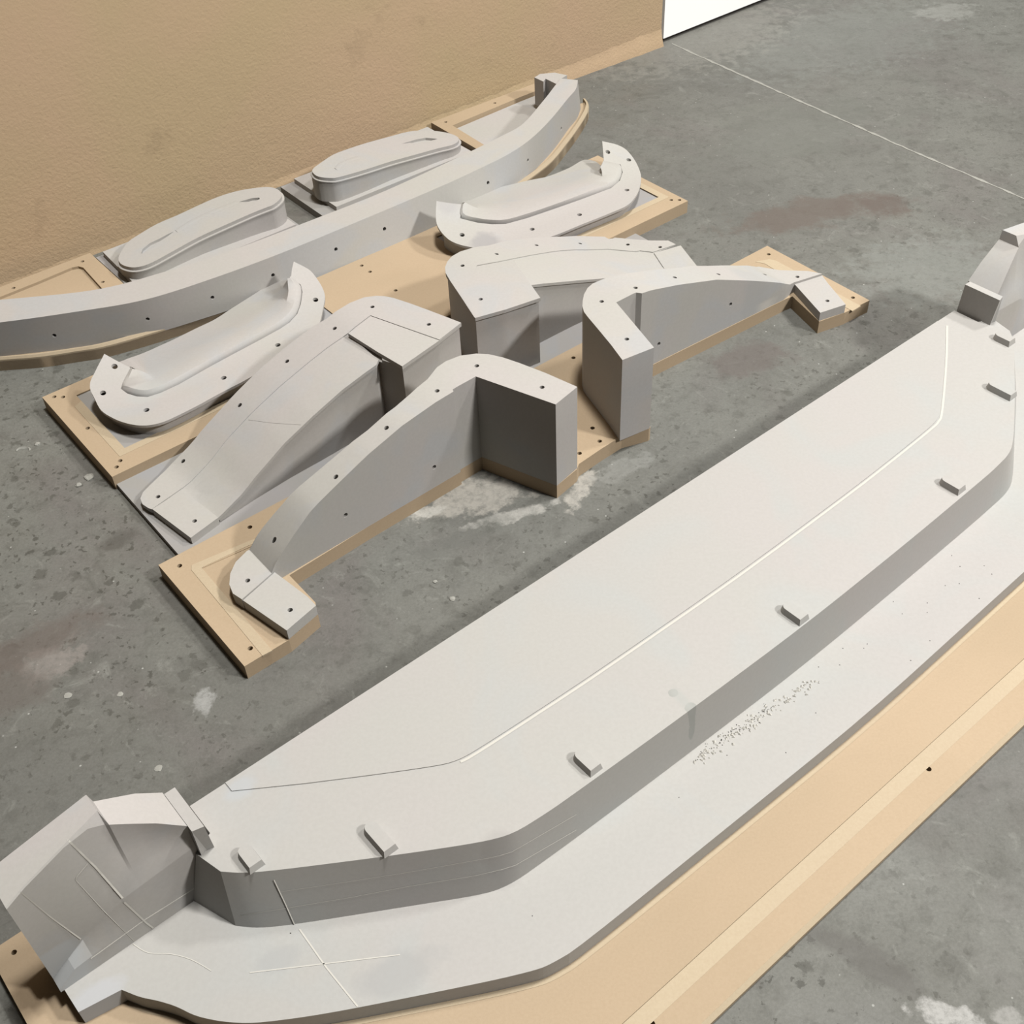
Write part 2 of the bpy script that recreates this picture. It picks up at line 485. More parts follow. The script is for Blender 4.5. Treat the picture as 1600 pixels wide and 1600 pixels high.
# white panel past the end of the wall, standing on edge
pa = P(1036.5, 61.5, 0.012); pb = P(1191, 0, 0.012)
FP = Frame(pa, math.degrees(math.atan2(pb[1] - pa[1], pb[0] - pa[0])))
t = thing('white_panel', tuple(pa[:2]) + (0.0,), 'tall white panel standing at the end of the tan wall', 'panel')
bm = box(bmesh.new(), (0.0, -0.012, 0.014), (1.6, 0.0, 2.3), FP); part('face_sheet', bm, M_WHITE, t, None, 0)
bm = box(bmesh.new(), (-0.010, -0.045, 0.0), (1.6, -0.013, 2.3), FP)
mm = Mat('panel_gap_shade', 0.8); mm.color((0.05, 0.04, 0.035)); part('frame', bm, mm.m, t, 'frame behind the white sheet, coloured near-black as gap shade', 0)  # near-black paints the shade of the gap below the sheet

RC = [0.02 * i for i in range(-12, 100)]
VC = [-1.2 + 0.0201 * i for i in range(80)]
# ------------------------------------------------------------------ ROW 3: pair of brackets on one board
Z3L = interp([(0, .058), (.14, .060), (.155, .078), (.2, .115), (.246, .149), (.312, .175), (.379, .200), (.46, .222), (.54, .233), (.6, .236), (2, .236)])
Z3R = interp([(0, .236), (1.06, .236), (1.10, .231), (1.18, .212), (1.293, .179), (1.415, .127), (1.501, .087), (1.545, .062), (1.8, .060)])
o3 = FR.w(.85, .16, 0)
t3 = thing('bracket_mould', o3, 'nearest pair of tall L-shaped grey moulds standing on a pale tan board', 'mould')
front3 = [(0, .321), (.090, .319), (.160, .303), (.172, .275), (.172, .186), (.35, .176), (.583, .168), (.586, .162), (.643, .160), (.700, .327), (.762, .316), (.775, .307), (.84, .302), (.899, .300), (.957, .320),
          (.963, .318), (1.012, .156), (1.068, .157), (1.076, .165), (1.125, .167), (1.526, .189), (1.546, .192), (1.512, .301)]
C3 = FR.px((1198.8, 384), .033); D3 = FR.px((1358.4, 465.3), .033)
front3 += [FR.px((1317, 507), 0), FR.px((1355, 488), 0)]
base3 = [(0, 0), C3] + front3[::-1]
bm = hprism(FR, base3, .033, 0)
cut = bmesh.new()   # shallow machined frame step on both ends
hprism(FR, FR.poly([(315.3, 887.5), (426, 1016), (470, 990), (400, 850)], .0335), .06, .0318, bm=cut)
bm = boolean(bm, cut)
bm = drill(bm, [(280.6, 884), (390.4, 823.6), (381, 978.5), (391, 1013), (1201, 397.3), (1332.7, 465), (896, 559), (925.8, 668.8), (937, 689.3), (905.5, 708.2)], depth=.02)
part('base_board', bm, M_MDF, t3, 'pale tan fibreboard base', 0)
hp = FR.poly([(299.4, 883), (385, 847), (420, 833), (415, 842), (386, 853.5), (315, 887), (425.5, 1016.5), (410, 1024.5), (337, 936), (299.4, 891)], .0335)
part('routed_border', hprism(FR, hp, .0337, .0305), M_MDFL, t3, None, 0)
hp = FR.poly([(1180, 409), (1202, 405), (1212, 407), (1345, 478), (1332, 486), (1215, 424), (1195, 412)], .0335)
part('routed_border', hprism(FR, hp, .0337, .0305), M_MDFL, t3, None, 0)
out = [(.765, .314), (.749, .241), (.732, .182), (.720, .147), (.706, .120), (.689, .102), (.661, .086), (.63, .082), (.606, .086), (.587, .095), (.57, .103), (.52, .114), (.48, .121), (.412, .126), (.344, .123), (.285, .119), (.223, .113), (.174, .106), (.135, .105), (.105, .116), (.083, .135), (.068, .158), (.062, .182), (.067, .205),
       (.147, .184), (.155, .183), (.35, .176), (.583, .168), (.586, .162), (.643, .160), (.700, .327)]
bm = hprism(FR, out, Z3L, .0332, cuts=RC, vcuts=VC)
bm = drill(bm, [(847, 605), (745, 571.6), (683, 610.7), (603.7, 668.5), (524.7, 745), (428.4, 843.6), (386.9, 907), (678.4, 730), (540, 805)])
bl = part('bracket', bm, M_PU, t3, 'left tall bracket')
pad = [(.068, .206), (.090, .319), (.160, .303), (.160, .275), (.147, .184)]
bm = drill(hprism(FR, pad, .0565, .0332), [(453.4, 953)]); part('foot_pad', bm, M_PU, bl, None, 0)
qs = [(1022, 543), (972.5, 562.5), (955, 539), (936, 516), (917.5, 494), (912.3, 487), (910, 478), (910.5, 470), (912.5, 460), (918, 450), (926, 443), (940, 437), (965, 430), (1000, 424.5), (1060, 418.5), (1100, 415.5), (1150, 415), (1185, 416.5), (1217, 422)]
o = FR.poly(qs, Z3R) + [FR.px((1263, 423.5), Z3R), FR.px((1284, 430), .057), FR.px((1240, 442.5), .06)]
o += [(1.52, .188), (1.293, .175), (1.125, .166), (1.076, .164), (1.068, .155), (1.012, .155)]
bm = hprism(FR, o, Z3R, .0332, cuts=RC, vcuts=VC)
bm = drill(bm, [(940, 471), (993, 449.6), (979.4, 529.8), (1054.4, 433.4), (1122.5, 428.4), (1195, 428.8), (1246, 432.5), (1029.4, 537.5), (1141.5, 475.6)])
br = part('bracket', bm, M_PU, t3, 'right tall bracket')
pad = FR.poly([(1240, 442.5), (1281.6, 489), (1321.4, 476), (1308, 460), (1294, 443.4), (1284, 430)], .055)
bm = drill(hprism(FR, pad, .0555, .0332), [(1292.8, 470)]); part('foot_pad', bm, M_PU, br, None, 0)

# ------------------------------------------------------------------ ROW 2: pair of wide scoops on a thin grey plate
Z2L = interp([(0, .026), (.152, .027), (.211, .047), (.251, .068), (.328, .105), (.403, .133), (.479, .155), (.539, .170), (.60, .183), (.64, .186), (1, .186)])
Z2R = interp([(0, .186), (.93, .186), (.98, .180), (1.028, .163), (1.103, .137), (1.201, .105), (1.284, .073), (1.38, .040), (1.42, .027), (2, .027)])
t2 = thing('scoop_mould', FR.w(.78, -.15, 0), 'middle pair of broad curved grey moulds with stepped rims on a thin grey plate', 'mould')
part('base_plate', hprism(FR, [(.048, -.290), (1.50, -.290), (1.50, -.001), (.048, -.001)], .012, 0.0), M_PLATE, t2, 'thin grey base plate', 0)


SCOOP = []


def scoop(fr, outer_px, inner_px, z, label, holes, pad_px, padh, rim_px, block_px, slit):
    outer = fr.poly(outer_px, z); inner = fr.poly(inner_px, z)
    o = outer + inner
    zz = lambda u, v: max(.0125, z(u, v) - .007)
    bm = drill(hprism(fr, offset(o, .0035), zz, .0122, cuts=RC, vcuts=VC), holes, r=.0052, depth=.02); body = part('body', bm, M_PU, t2, label)
    bm = hprism(fr, o, z, zz, cuts=RC, vcuts=VC)
    bm = boolean(bm, hprism(fr, fr.poly(slit, z), .3, lambda u, v: z(u, v) - .006)); bm = drill(bm, holes, depth=.03)
    sk = part('top_panel', bm, M_PU, body); SCOOP.append(sk)
    pd = fr.poly(pad_px, .0285)
    part('foot_pad', drill(hprism(fr, pd, .0290, .0122), padh), M_PU, body, None, 0)
    rp = fr.poly(rim_px, z)
    zr = lambda u, v: z(u, v) + .0022
    bm = hprism(fr, rp, zr, z, cuts=RC, vcuts=VC); part('raised_rim', drill(bm, holes, depth=.03), M_PU, body)
    bp = fr.poly(block_px, .188)
    part('raised_rim', drill(hprism(fr, bp, lambda u, v: .1883, .180), holes, depth=.03), M_PU, body, None, 0)


outL = [(720.7, 505.5), (670, 486), (640, 475), (613.8, 466.5), (600, 464), (588, 463.5), (568.8, 466), (546, 475), (528, 486), (510, 499.6), (490, 511), (443.7, 546), (400, 584), (356, 629), (312.5, 677.5), (268.7, 725.6), (236, 758), (224, 770), (219.7, 780), (223, 789), (232, 795), (238, 797)]
inL = [(285, 766), (341, 809), (377, 773), (400, 744), (445, 692), (490, 649), (535, 609), (571, 582), (588, 570), (592, 561), (628.4, 572.8), (687, 532)]
rimL = outL + [(240, 795), (283, 765), (356, 686), (444, 599), (509, 546), (544, 522), (560, 508), (579, 494), (686.6, 532)]
scoop(FR, outL, inL, Z2L, 'left broad scoop', [(581.8, 479.4), (670, 506.8), (522.9, 513), (448.4, 564.4), (374.6, 632.9), (286, 720.4), (246.9, 776)],
      [(238, 795.6), (298, 840.6), (341, 809), (285, 765.6)], [(304, 814)], rimL,
      [(544, 521), (579, 494), (686.6, 532), (628.4, 572.5), (590, 550), (563, 533)],
      [(566, 541), (571, 538), (596, 556), (598, 565), (584, 556)])
outR = [(741.5, 497.5), (721, 466), (703.4, 439.8), (696.5, 428), (695.5, 419), (699, 410), (706, 402), (720, 394), (735, 389.6), (753, 386), (762.5, 385), (783, 379.6), (803.7, 375.8), (850, 371.5), (900, 369.8), (951, 371), (993.4, 375.5), (1018.7, 377), (1044, 377), (1056, 383)]
inR = [(1022, 395.6), (1046, 424), (1000, 434), (960, 434.5), (900, 438.4), (850, 443), (827, 446.5), (838, 458), (844.8, 465.9), (790, 484.3)]
rimR = outR + [(1020, 395), (1000, 392.5), (950, 390), (900, 391), (860, 394.5), (830, 399.5), (802, 405), (775, 410.5), (745, 416), (741, 440), (760, 480)]
scoop(FR, outR, inR, Z2R, 'right broad scoop', [(722.6, 415), (776, 396.7), (838.4, 383), (751, 467.5), (906.5, 380.4), (981, 382), (1031.4, 386)],
      [(1063.5, 383.7), (1089.6, 416.7), (1046, 432), (1022, 395.6)], [], rimR,
      [(745, 416), (775, 410.5), (802, 406), (844.3, 465.5), (790, 483.8), (742.5, 497), (724, 468)],
      [(799, 409), (803, 407), (812, 421), (818.5, 434), (814, 431), (805, 420)])

# ------------------------------------------------------------------ ROW 1: pair of dished moulds on a tan board with pockets
t1 = thing('dish_mould', FR.w(.86, -.46, 0), 'pair of crescent-flanged dished moulds on a long tan board, behind the broad scoops', 'mould')
u0, u1, v0, v1 = .044, 1.688, -.642, -.290
bm = hprism(FR, [(u0, v0), (u1, v0), (u1, v1), (u0, v1)], .034, 0)
pl = FR.px((195.3, 704.4), .033); pr_ = FR.px((1028, 312.5), .033)
cut = bmesh.new()
for a, b in ((.104, .700), (1.09, 1.646)):
    hprism(FR, [(a, v0 + .045), (b, v0 + .045), (b, -.357), (a, -.357)], .08, .0290, bm=cut)
bm = boolean(bm, cut)
bm = drill(bm, [(84.7, 620), (98.4, 620.4), (187.8, 719.8), (182, 729.7), (1048.8, 312.5), (1061.6, 312.5), (565, 415), (578, 424.6), (618, 453.8), (137, 669)], depth=.022)
part('base_board', bm, M_MDF, t1, 'tan fibreboard base', 0)
for a, b, sgn in ((.104, .700, 1), (1.09, 1.646, -1)):
    part('inlaid_plate', hprism(FR, [(a + .001, v0 + .046), (b - .001, v0 + .046), (b - .001, -.358), (a + .001, -.358)], .0312, .0291), M_PLATE, t1, 'grey inlaid plate', 0)
    e = a if sgn > 0 else b; f = b if sgn > 0 else a
    part('routed_border', hprism(FR, [(e, -.3565), (f, -.3565), (f, -.338), (e - .020 * sgn, -.338), (e - .020 * sgn, -.56), (e, -.57)], .0346, .032), M_MDFL, t1, None, 0)



def dish(label, flange_px, trough_px, crown_px, roll_px, back_px, holes, pre, post):
    zf = lambda u, v: .068 + 1.5 * max(0.0, -.40 - v) ** 2
    outer = FR.poly(flange_px, zf); tr = FR.poly(pre + trough_px + post, zf)
    outer = catmull(outer, 4, False)
    o = outer + tr[::-1]
    zz = lambda u, v: zf(u, v) - .006
    vc = [-.62 + .02 * i for i in range(16)]
    b1 = hprism(FR, offset(o, .015), lambda u, v: zf(u, v) - .0125, .0314, vcuts=vc, cuts=RC)
    body = part('body', drill(b1, holes, r=.0068, depth=.026), M_PU, t1, label)
    b2 = drill(hprism(FR, o, zf, zz, vcuts=vc, cuts=RC), holes, r=.0064, depth=.03)
    fl_ = part('flange', b2, M_PU, body)
    st = hprism(FR, offset(o, .0065), zz, lambda u, v: zf(u, v) - .0125, vcuts=vc, cuts=RC)
    part('step', drill(st, holes, r=.0068, depth=.02), M_PU, body)
    N = 60
    def cv(px, z):
        pts = catmull([FR.px(q, z) for q in px], 4, False)
        return resample(pts, N)
    zt = lambda u, v: zf(u, v) - .005
    zc = lambda u, v: zf(u, v) + .007
    zr_ = lambda u, v: zf(u, v) + .004
    zb = lambda u, v: .050
    cs = []
    for px, z in ((trough_px, zt), (crown_px, zc), (roll_px, zr_), (back_px, zb)):
        cs.append([FR.w(p[0], p[1], z(p[0], p[1])) for p in cv(px, z)])
    # extra row keeps the trough wall steep
    a, b = cs[0], cs[1]
    mid = [tuple(np.array(a[i]) * .72 + np.array(b[i]) * .28 + np.array([0, 0, .0035])) for i in range(N)]
    mid2 = [tuple(np.array(cs[2][i]) * .55 + np.array(cs[3][i]) * .45 + np.array([0, 0, -.004])) for i in range(N)]
    part('dished_panel', loft([cs[0], mid, cs[1], cs[2], mid2, cs[3]], zb=.0314), M_PU, body, None, 35)


flL = [(163, 552.8), (154, 570), (148, 582), (142, 594), (140.5, 603), (142, 611), (148, 623), (158, 641), (176, 653), (195, 660.6), (213.8, 664.4), (232.5, 664.4), (251, 660.6), (270, 653), (307.5, 634.4), (345, 613.8), (394, 588), (450, 553), (484, 525), (498, 507.6), (505, 480), (507.7, 463), (503, 448), (492, 431), (481, 420), (459, 408.6)]
trL = [(205, 575), (188.4, 607), (198.7, 614.7), (213.8, 619.4), (230.6, 620.3), (251, 613.8), (279.4, 600.6), (326, 574), (361, 555), (402.5, 533), (437, 514), (452, 504), (464.4, 490.4), (470, 475), (472.6, 456), (470, 445), (454.8, 433)]
crL = [(207, 576), (197, 601), (206, 606), (218, 609), (232, 609), (251, 602), (279, 588), (324, 563), (358, 545), (399, 523), (431, 505), (444, 496), (455, 484), (460, 471), (462, 455), (461, 446), (453, 434)]
roL = [(212, 577), (222, 580), (232, 585), (240, 593), (246, 590), (258, 584), (279, 574), (320, 549.5), (350, 533), (375, 520.6), (416, 498.6), (430, 491.5), (440, 483), (447, 472.5), (450.6, 456), (450, 446), (449, 435)]
bkL = [(170, 566), (187.5, 565), (200, 560), (215, 555), (232.5, 548), (250, 540), (270, 531), (307.5, 512.5), (335.6, 499), (363.8, 480.6), (395, 461), (420, 445), (430, 440), (437, 437.5), (443, 436), (446, 435), (448.6, 434.7)]
dish('left dished mould', flL, trL, crL, roL, bkL, [(179, 572.5), (160.9, 614), (228.8, 640.6), (349.5, 590.3), (493, 468.4), (434, 539)], [(185, 565)], [(456, 421)])
flR = [(682, 314), (681, 337), (684, 354), (698.4, 372), (713.7, 380.6), (735.6, 386), (757.5, 387), (800, 384), (858, 370.8), (910.6, 350), (954.4, 332.5), (980.6, 320.5), (993.8, 306), (1000, 291), (1001.4, 273.4), (993.8, 253.7), (980.6, 236), (965, 226.4), (941, 220.5)]
trR = [(721.4, 319.4), (719, 341), (746.6, 348), (768.4, 350.4), (790, 350), (823, 341), (867, 326), (910.6, 310.6), (954.4, 294), (968.6, 282), (973, 269), (969.7, 257), (943.5, 252)]
crR = [(724, 318), (724, 334), (748, 341), (769, 343.5), (790, 343), (820, 335), (862, 321), (905, 305), (947, 288), (959, 278), (962, 270), (959, 262), (941, 256)]
roR = [(727, 316), (736, 321), (746.6, 325), (768.4, 330), (792.5, 329), (815, 322), (845, 313), (888.8, 297.5), (937, 278), (940, 275), (941, 273), (940, 266), (938, 261)]
bkR = [(723, 316), (730, 312), (740, 307), (757.5, 298.6), (775, 294), (801, 287.7), (830, 281), (856, 275.6), (888.8, 262.5), (905, 253), (915, 249.4), (930, 252), (939, 259)]
dish('right dished mould', flR, trR, crR, roR, bkR, [(722, 366.9), (831.5, 358), (905.4, 335.4), (979.6, 296.9), (982.4, 249.8), (949.8, 237.4)], [(700, 317)], [(942.5, 240)])

# ------------------------------------------------------------------ ROW 0: long curved rail mould
t0 = thing('rail_mould', FR.w(.95, -.72, 0), 'long low curved grey rail mould sweeping across, tan lipped base, beside the wall pods', 'mould')
fc = [(-.10, -.93), (.021, -.854), (.10, -.80), (.17, -.764), (.254, -.728), (.45, -.690), (.762, -.655), (1.14, -.645), (1.35, -.652), (1.547, -.699), (1.688, -.769), (1.816, -.845), (1.883, -.896), (1.905, -.935)]
fcs = catmull(fc, 5, False)
ctr = [(-.12, -.98), (.05, -.90), (.2, -.80), (.38, -.74), (.8, -.70), (1.2, -.70), (1.5, -.74), (1.7, -.83), (1.86, -.94)]
back0 = [(1.875, -.97), (1.88, -1.13), (1.470, -1.136), (1.462, -.79), (1.30, -.76), (.80, -.75), (.50, -.755), (.386, -.79), (.386, -1.142), (-.35, -1.150), (-.40, -1.10)]
bm = hprism(FR, ctr + back0, .034, 0)
cut = bmesh.new()
lp = FR.poly([(0, 464), (60, 440), (112, 418), (122, 416), (130, 418), (157, 448), (160, 470), (0, 480)], .034)
lp[-1] = (.05, -.86); lp[-2] = (.33, -.80); lp.insert(0, (-.2, -1.06)); lp.append((-.2, -.98))
hprism(FR, lp, .08, .027, bm=cut)
rp = FR.poly([(707, 196), (812, 152), (840, 141)], .034) + [(1.84, -.945), (1.66, -.835), (1.50, -.765), FR.px((756, 226), .034)]
hprism(FR, rp, .08, .020, bm=cut)
bm = boolean(bm, cut)
bm = drill(bm, [(21, 450), (128.8, 408.4), (113.4, 430), (160.5, 440.5), (696.4, 190.7), (773, 161), (735, 213)], depth=.02)
part('base_board', bm, M_MDF, t0, 'tan fibreboard base', 0)
part('inlaid_plate', hprism(FR, offset(rp, .003), .0215, .0202), M_PU, t0, 'grey inlaid plate', 0)
part('inlaid_plate', hprism(FR, offset(lp, .018), .0290, .0272), M_MDF, t0, None, 0)
bm = hprism(FR, ctr + fcs[::-1], .026, 0); part('base_ledge', bm, M_MDF, t0, None, 0)
ins = [(p[0] - .002, p[1] - .011) for p in fcs]
A = [FR.w(p[0], p[1], .030) for p in fcs]; A2 = [FR.w(p[0], p[1] - .004, .0355) for p in fcs]; B = [FR.w(p[0], p[1], .0345) for p in ins]
part('edge_lip', loft([A, A2, B], zb=.0), M_MDFL, t0, None, 30)
ztop = .121
ft = [(-.10, -.945), (.058, -.846), (.208, -.767), (.345, -.706), (.498, -.680), (.687, -.666), (.92, -.664), (1.161, -.666), (1.293, -.673), (1.405, -.684), (1.507, -.712), (1.619, -.763), (1.744, -.832), (1.80, -.862), (1.846, -.905)]
fb = [(-.12, -.965), (.038, -.867), (.18, -.783), (.33, -.715), (.47, -.684), (.66, -.657), (.90, -.640), (1.15, -.640), (1.30, -.650), (1.43, -.674), (1.52, -.712), (1.63, -.765), (1.749, -.835), (1.81, -.868), (1.862, -.910)]
bk = [(-.06, -1.04), (.095, -.936), (.242, -.843), (.328, -.806), (.419, -.787), (.564, -.762), (.849, -.749), (1.044, -.746), (1.286, -.762), (1.452, -.779), (1.545, -.796), (1.682, -.869), (1.76, -.915), (1.817, -.949)]
N = 110
top_f = resample(catmull(ft, 6, False), N); bot_f = resample(catmull(fb, 6, False), N); bks = resample(catmull(bk, 6, False), N)
lb_ = [FR.w(*p, .0262) for p in bot_f]; lt = [FR.w(*p, ztop) for p in top_f]; lk = [FR.w(*p, ztop) for p in bks]; lkb = [FR.w(p[0], p[1] - .004, .0262) for p in bks]
bm = bmesh.new(); rows = [[bm.verts.new(p) for p in c] for c in (lb_, lt, lk, lkb)]
for a, b in zip(rows, rows[1:] + rows[:1]):
    for i in range(N - 1): bm.faces.new((a[i], a[i + 1], b[i + 1], b[i]))
bm.faces.new([r[0] for r in rows]); bm.faces.new([r[-1] for r in rows][::-1])
bmesh.ops.recalc_face_normals(bm, faces=bm.faces[:])
bm = drill(bm, [(84.8, 524.3), (230.6, 498.8), (331.9, 465), (426.6, 430), (525, 389.5), (601, 357.7), (762.7, 285.5), (825, 250.4), (877, 201)])
part('rail', bm, M_PU, t0, 'curved grey rail')
bs = FR.poly([(835, 121), (849, 127.5), (852.5, 123), (871, 132), (877, 123), (886, 117.5), (866.5, 113.5), (843.8, 115.5)], .118)
part('end_block', hprism(FR, bs, .118, .0342), M_PU, t0, 'stepped grey end block', 0)

# ------------------------------------------------------------------ pods along the wall


def pod(label, top_px, z, tiers, slits, ridge):
    c = FR.uv(P(*top_px[0], .03)); c = (sum(FR.px(q, z)[0] for q in top_px) / len(top_px), -.97)
    t = thing('pod_mould', FR.w(c[0], c[1], 0), label, 'mould', 'oval moulds along the wall')
    for i, (poly, za, zb_) in enumerate(tiers):
        part('base_plate' if i == 0 else 'step_plate', hprism(FR, poly, zb_, za), M_PLATE if i == 0 else M_PU, t, None, 0)
    zt = tiers[-1][2]
    o = catmull(FR.poly(top_px, z), 3, True)
    bm = hprism(FR, offset(o, -.004), lambda u, v: z(u, v) - .012, zt + .0002, cuts=RC, vcuts=VC)
    body = part('body', bm, M_PU, t)
    part('step_rim', hprism(FR, offset(o, -.006), lambda u, v: z(u, v) - .009, lambda u, v: z(u, v) - .0118, cuts=RC, vcuts=VC), M_PU, body)
    bm = hprism(FR, o, z, lambda u, v: z(u, v) - .0088, cuts=RC, vcuts=VC)
    cut = bmesh.new()
    for s in slits:
        hprism(FR, FR.poly(s, z), .2, lambda u, v: z(u, v) - .007, bm=cut)
    bm = boolean(bm, cut)
    cap = part('cap', bm, M_PU, body)
    if ridge:
        pts = [FR.px(q, z) for q in ridge]; pts = catmull(pts, 5, False)
        A = [FR.w(p[0], p[1] - .006, z(*p) + .0001) for p in pts]; Bm = [FR.w(p[0], p[1], z(*p) + .0012) for p in pts]; B = [FR.w(p[0], p[1] + .012, z(*p) + .0001) for p in pts]
        part('raised_ridge', loft([A, Bm, B]), M_PU, cap, None, 60)
    return t


ZA = interp([(.38, .062), (.88, .104)]); ZB = interp([(.97, .104), (1.42, .064)])
podL = [(185.5, 402), (186.6, 409.6), (194, 415), (206.7, 417.7), (221.6, 416), (238.6, 409.6), (266, 394.8), (308.7, 371.4), (351, 352), (393.8, 333), (415, 324.6), (427.7, 319.3), (438.4, 309.8), (439.4, 302.3), (434, 296), (421.4, 292.3), (404.4, 293), (372.5, 298), (340.6, 307.6), (308.7, 321.4), (276.9, 336.3), (245, 350), (219.5, 365), (200.4, 377.7), (189.7, 392.6)]
pod('left oval slotted mould of the two along the tan wall', podL, ZA,
    [([(.395, -1.135), (.872, -1.135), (.872, -.80), (.395, -.80)], 0, .020), ([(.413, -1.125), (.855, -1.125), (.855, -.90), (.405, -.90)], .0202, .034)],
    [[(220, 396), (223, 389), (234, 380), (249, 373), (262, 366), (272, 361.5), (262, 369), (246, 379.5), (232, 390), (223, 396.5)], [(373, 315.5), (394, 309.5), (405, 308.6), (406, 311), (398, 314), (385, 315.5)]],
    [(275, 361), (300, 345), (330, 331), (370, 315)])
podR = [(488.8, 264), (489.7, 270.6), (498, 276), (515, 278), (530, 276.6), (571, 265), (608.8, 252.8), (646, 242.5), (683.8, 232), (706, 226.6), (715.6, 221), (715.6, 214.4), (702.5, 208.4), (683.8, 205), (661, 203.7), (637, 206), (608.8, 213.4), (571, 223.8), (543, 233), (520.6, 241.6), (502, 253.8)]
pod('right oval slotted mould of the two along the tan wall', podR, ZB,
    [([(.944, -1.13), (1.458, -1.13), (1.458, -.80), (.944, -.80)], 0, .020), ([(.985, -1.12), (1.445, -1.12), (1.445, -.905), (.985, -.905)], .0202, .034)],
    [[(627.5, 224.7), (650, 218), (665, 215.3), (683.8, 217), (669, 221), (656, 223.6), (640, 223.2)]],
    [(524, 264), (535, 254), (560, 245)])

# ------------------------------------------------------------------ BIG MOULD in the foreground, symmetric about u = .881
UC = 1.762
tb = thing('bumper_mould', FB.w(.88, .4, 0), 'very large pale trough-shaped mould with raised ends filling the foreground, on a tan board', 'mould')
ZSH, ZPL, ZM = .055, .155, .022
# fibreboard base: raised field, sloping band, lower outer field
ua, ub = -.345, UC + .345
bmm = hprism(FB, [(ua, .045), (ub, .045), (ub, .705), (ua, .705)], ZM, 0)
bmm = drill(bmm, [(22, 1488)], r=.004, depth=.015)
part('base_board', bmm, M_MDF, tb, 'tan fibreboard base', 0)
A = [FB.w(ua, .706, .0), FB.w(ub, .706, 0)]
prof = [(.7055, 0), (.7055, ZM), (.728, ZM - .006), (.772, ZM - .006), (.778, ZM - .012), (.778, 0)]
bm = bmesh.new(); rr = [[bm.verts.new(FB.w(u, v, z)) for v, z in prof] for u in (ua, ub)]
n = len(prof)
for i in range(n): bm.faces.new((rr[0][i], rr[0][(i + 1) % n], rr[1][(i + 1) % n], rr[1][i]))
bm.faces.new(rr[0][::-1]); bm.faces.new(rr[1]); bmesh.ops.recalc_face_normals(bm, faces=bm.faces[:])
bm = drill(bm, [(1421.6, 1179.4, .006), (1451, 1201.5, .0045), (1018, 1600, .005)], depth=.03)
part('edge_board', bm, M_MDF, tb, 'outer strip of the tan board', 0)
bm = loft([[FB.w(ua, .7058, ZM + .0002), FB.w(ub, .7058, ZM + .0002)], [FB.w(ua, .728, ZM - .0057), FB.w(ub, .728, ZM - .0057)]])
part('bevel_band', bm, M_MDFL, tb, 'paler bevelled band along the board', 0)
bm = loft([[FB.w(ua, .7718, ZM - .0058), FB.w(ub, .7718, ZM - .0058)], [FB.w(ua, .7785, ZM - .0122), FB.w(ub, .7785, ZM - .0122)]])
part('bevel_band', bm, M_MDFL, tb, None, 0)

half = [(-.285, .190), (-.284, .230), (-.226, .240), (-.212, .266), (-.196, .286), (-.181, .309), (-.168, .338), (-.145, .368), (-.115, .397), (-.06, .434), (0, .470), (.158, .559), (.215, .588), (.235, .594), (.275, .601), (.563, .608)]
shelf = half + [(UC / 2, .6155)] + [(UC - u, v) for u, v in half[::-1]]
shelf = shelf[:2] + chaikin(shelf[2:-2]) + shelf[-2:]
lip_line = list(shelf)
shelf = shelf + [(UC + .285, .118), (-.285, .118)]
zsh = lambda u, v: ZSH
bm = hprism(FB, shelf, ZSH, ZM + .0002)
part('shelf', bm, M_PU2, tb, 'broad pale lower shelf', 0)
# plateau with drafted wall
ph = [(-.030, .118), (-.030, .176), (-.061, .192), (-.049, .238), (-.030, .258), (.006, .285), (.148, .378), (.245, .438), (.286, .457), (.345, .463), (.39, .465), (.60, .472)]
pbm = [(-.030, .118), (-.032, .184), (-.088, .188), (-.062, .262), (-.04, .286), (0, .314), (.134, .396), (.235, .458), (.275, .469), (.34, .472), (.385, .474), (.60, .480)]
pt = ph + [(UC / 2, .477)] + [(UC - u, v) for u, v in ph[::-1]]
pb2 = pbm + [(UC / 2, .485)] + [(UC - u, v) for u, v in pbm[::-1]]
pt = pt[:3] + chaikin(pt[3:-3]) + pt[-3:]; pb2 = pb2[:3] + chaikin(pb2[3:-3]) + pb2[-3:]
bm = bmesh.new()
vt = [bm.verts.new(FB.w(u, v, ZPL)) for u, v in pt]; vb = [bm.verts.new(FB.w(u, v, ZSH + .0002)) for u, v in pb2]
n = len(pt)
for i in range(n): bm.faces.new((vb[i], vb[(i + 1) % n], vt[(i + 1) % n], vt[i]))
tri = tessellate_polygon([[Vector((p[0], p[1], 0)) for p in pt]])
for t_ in tri: bm.faces.new([vt[i] for i in t_])
tri = tessellate_polygon([[Vector((p[0], p[1], 0)) for p in pb2]])
for t_ in tri: bm.faces.new([vb[i] for i in t_][::-1])
bmesh.ops.recalc_face_normals(bm, faces=bm.faces[:])
# recessed field at the back of the plateau
rc = [(.028, .1185), (.028, .137), (.115, .197), (.209, .258), (.282, .303), (.305, .312), (.335, .316), (.476, .323), (.60, .327)]
rec = rc + [(UC / 2, .331)] + [(UC - u, v) for u, v in rc[::-1]]
rec = rec[:2] + chaikin(rec[2:-2]) + rec[-2:]
ts = [(-.009, .240, .028), (.142, .325, .044), (.440, .4285, .031), (.881, .440, .032), (UC - .440, .4285, .031), (UC - .142, .325, .044), (UC + .009, .240, .028)]
plateau = part('plateau', bm, M_PU2, tb, 'raised pale plateau', 20)
part('raised_field', hprism(FB, rec, ZPL + .0016, ZPL + .0001), M_PU2, plateau, None, 0)
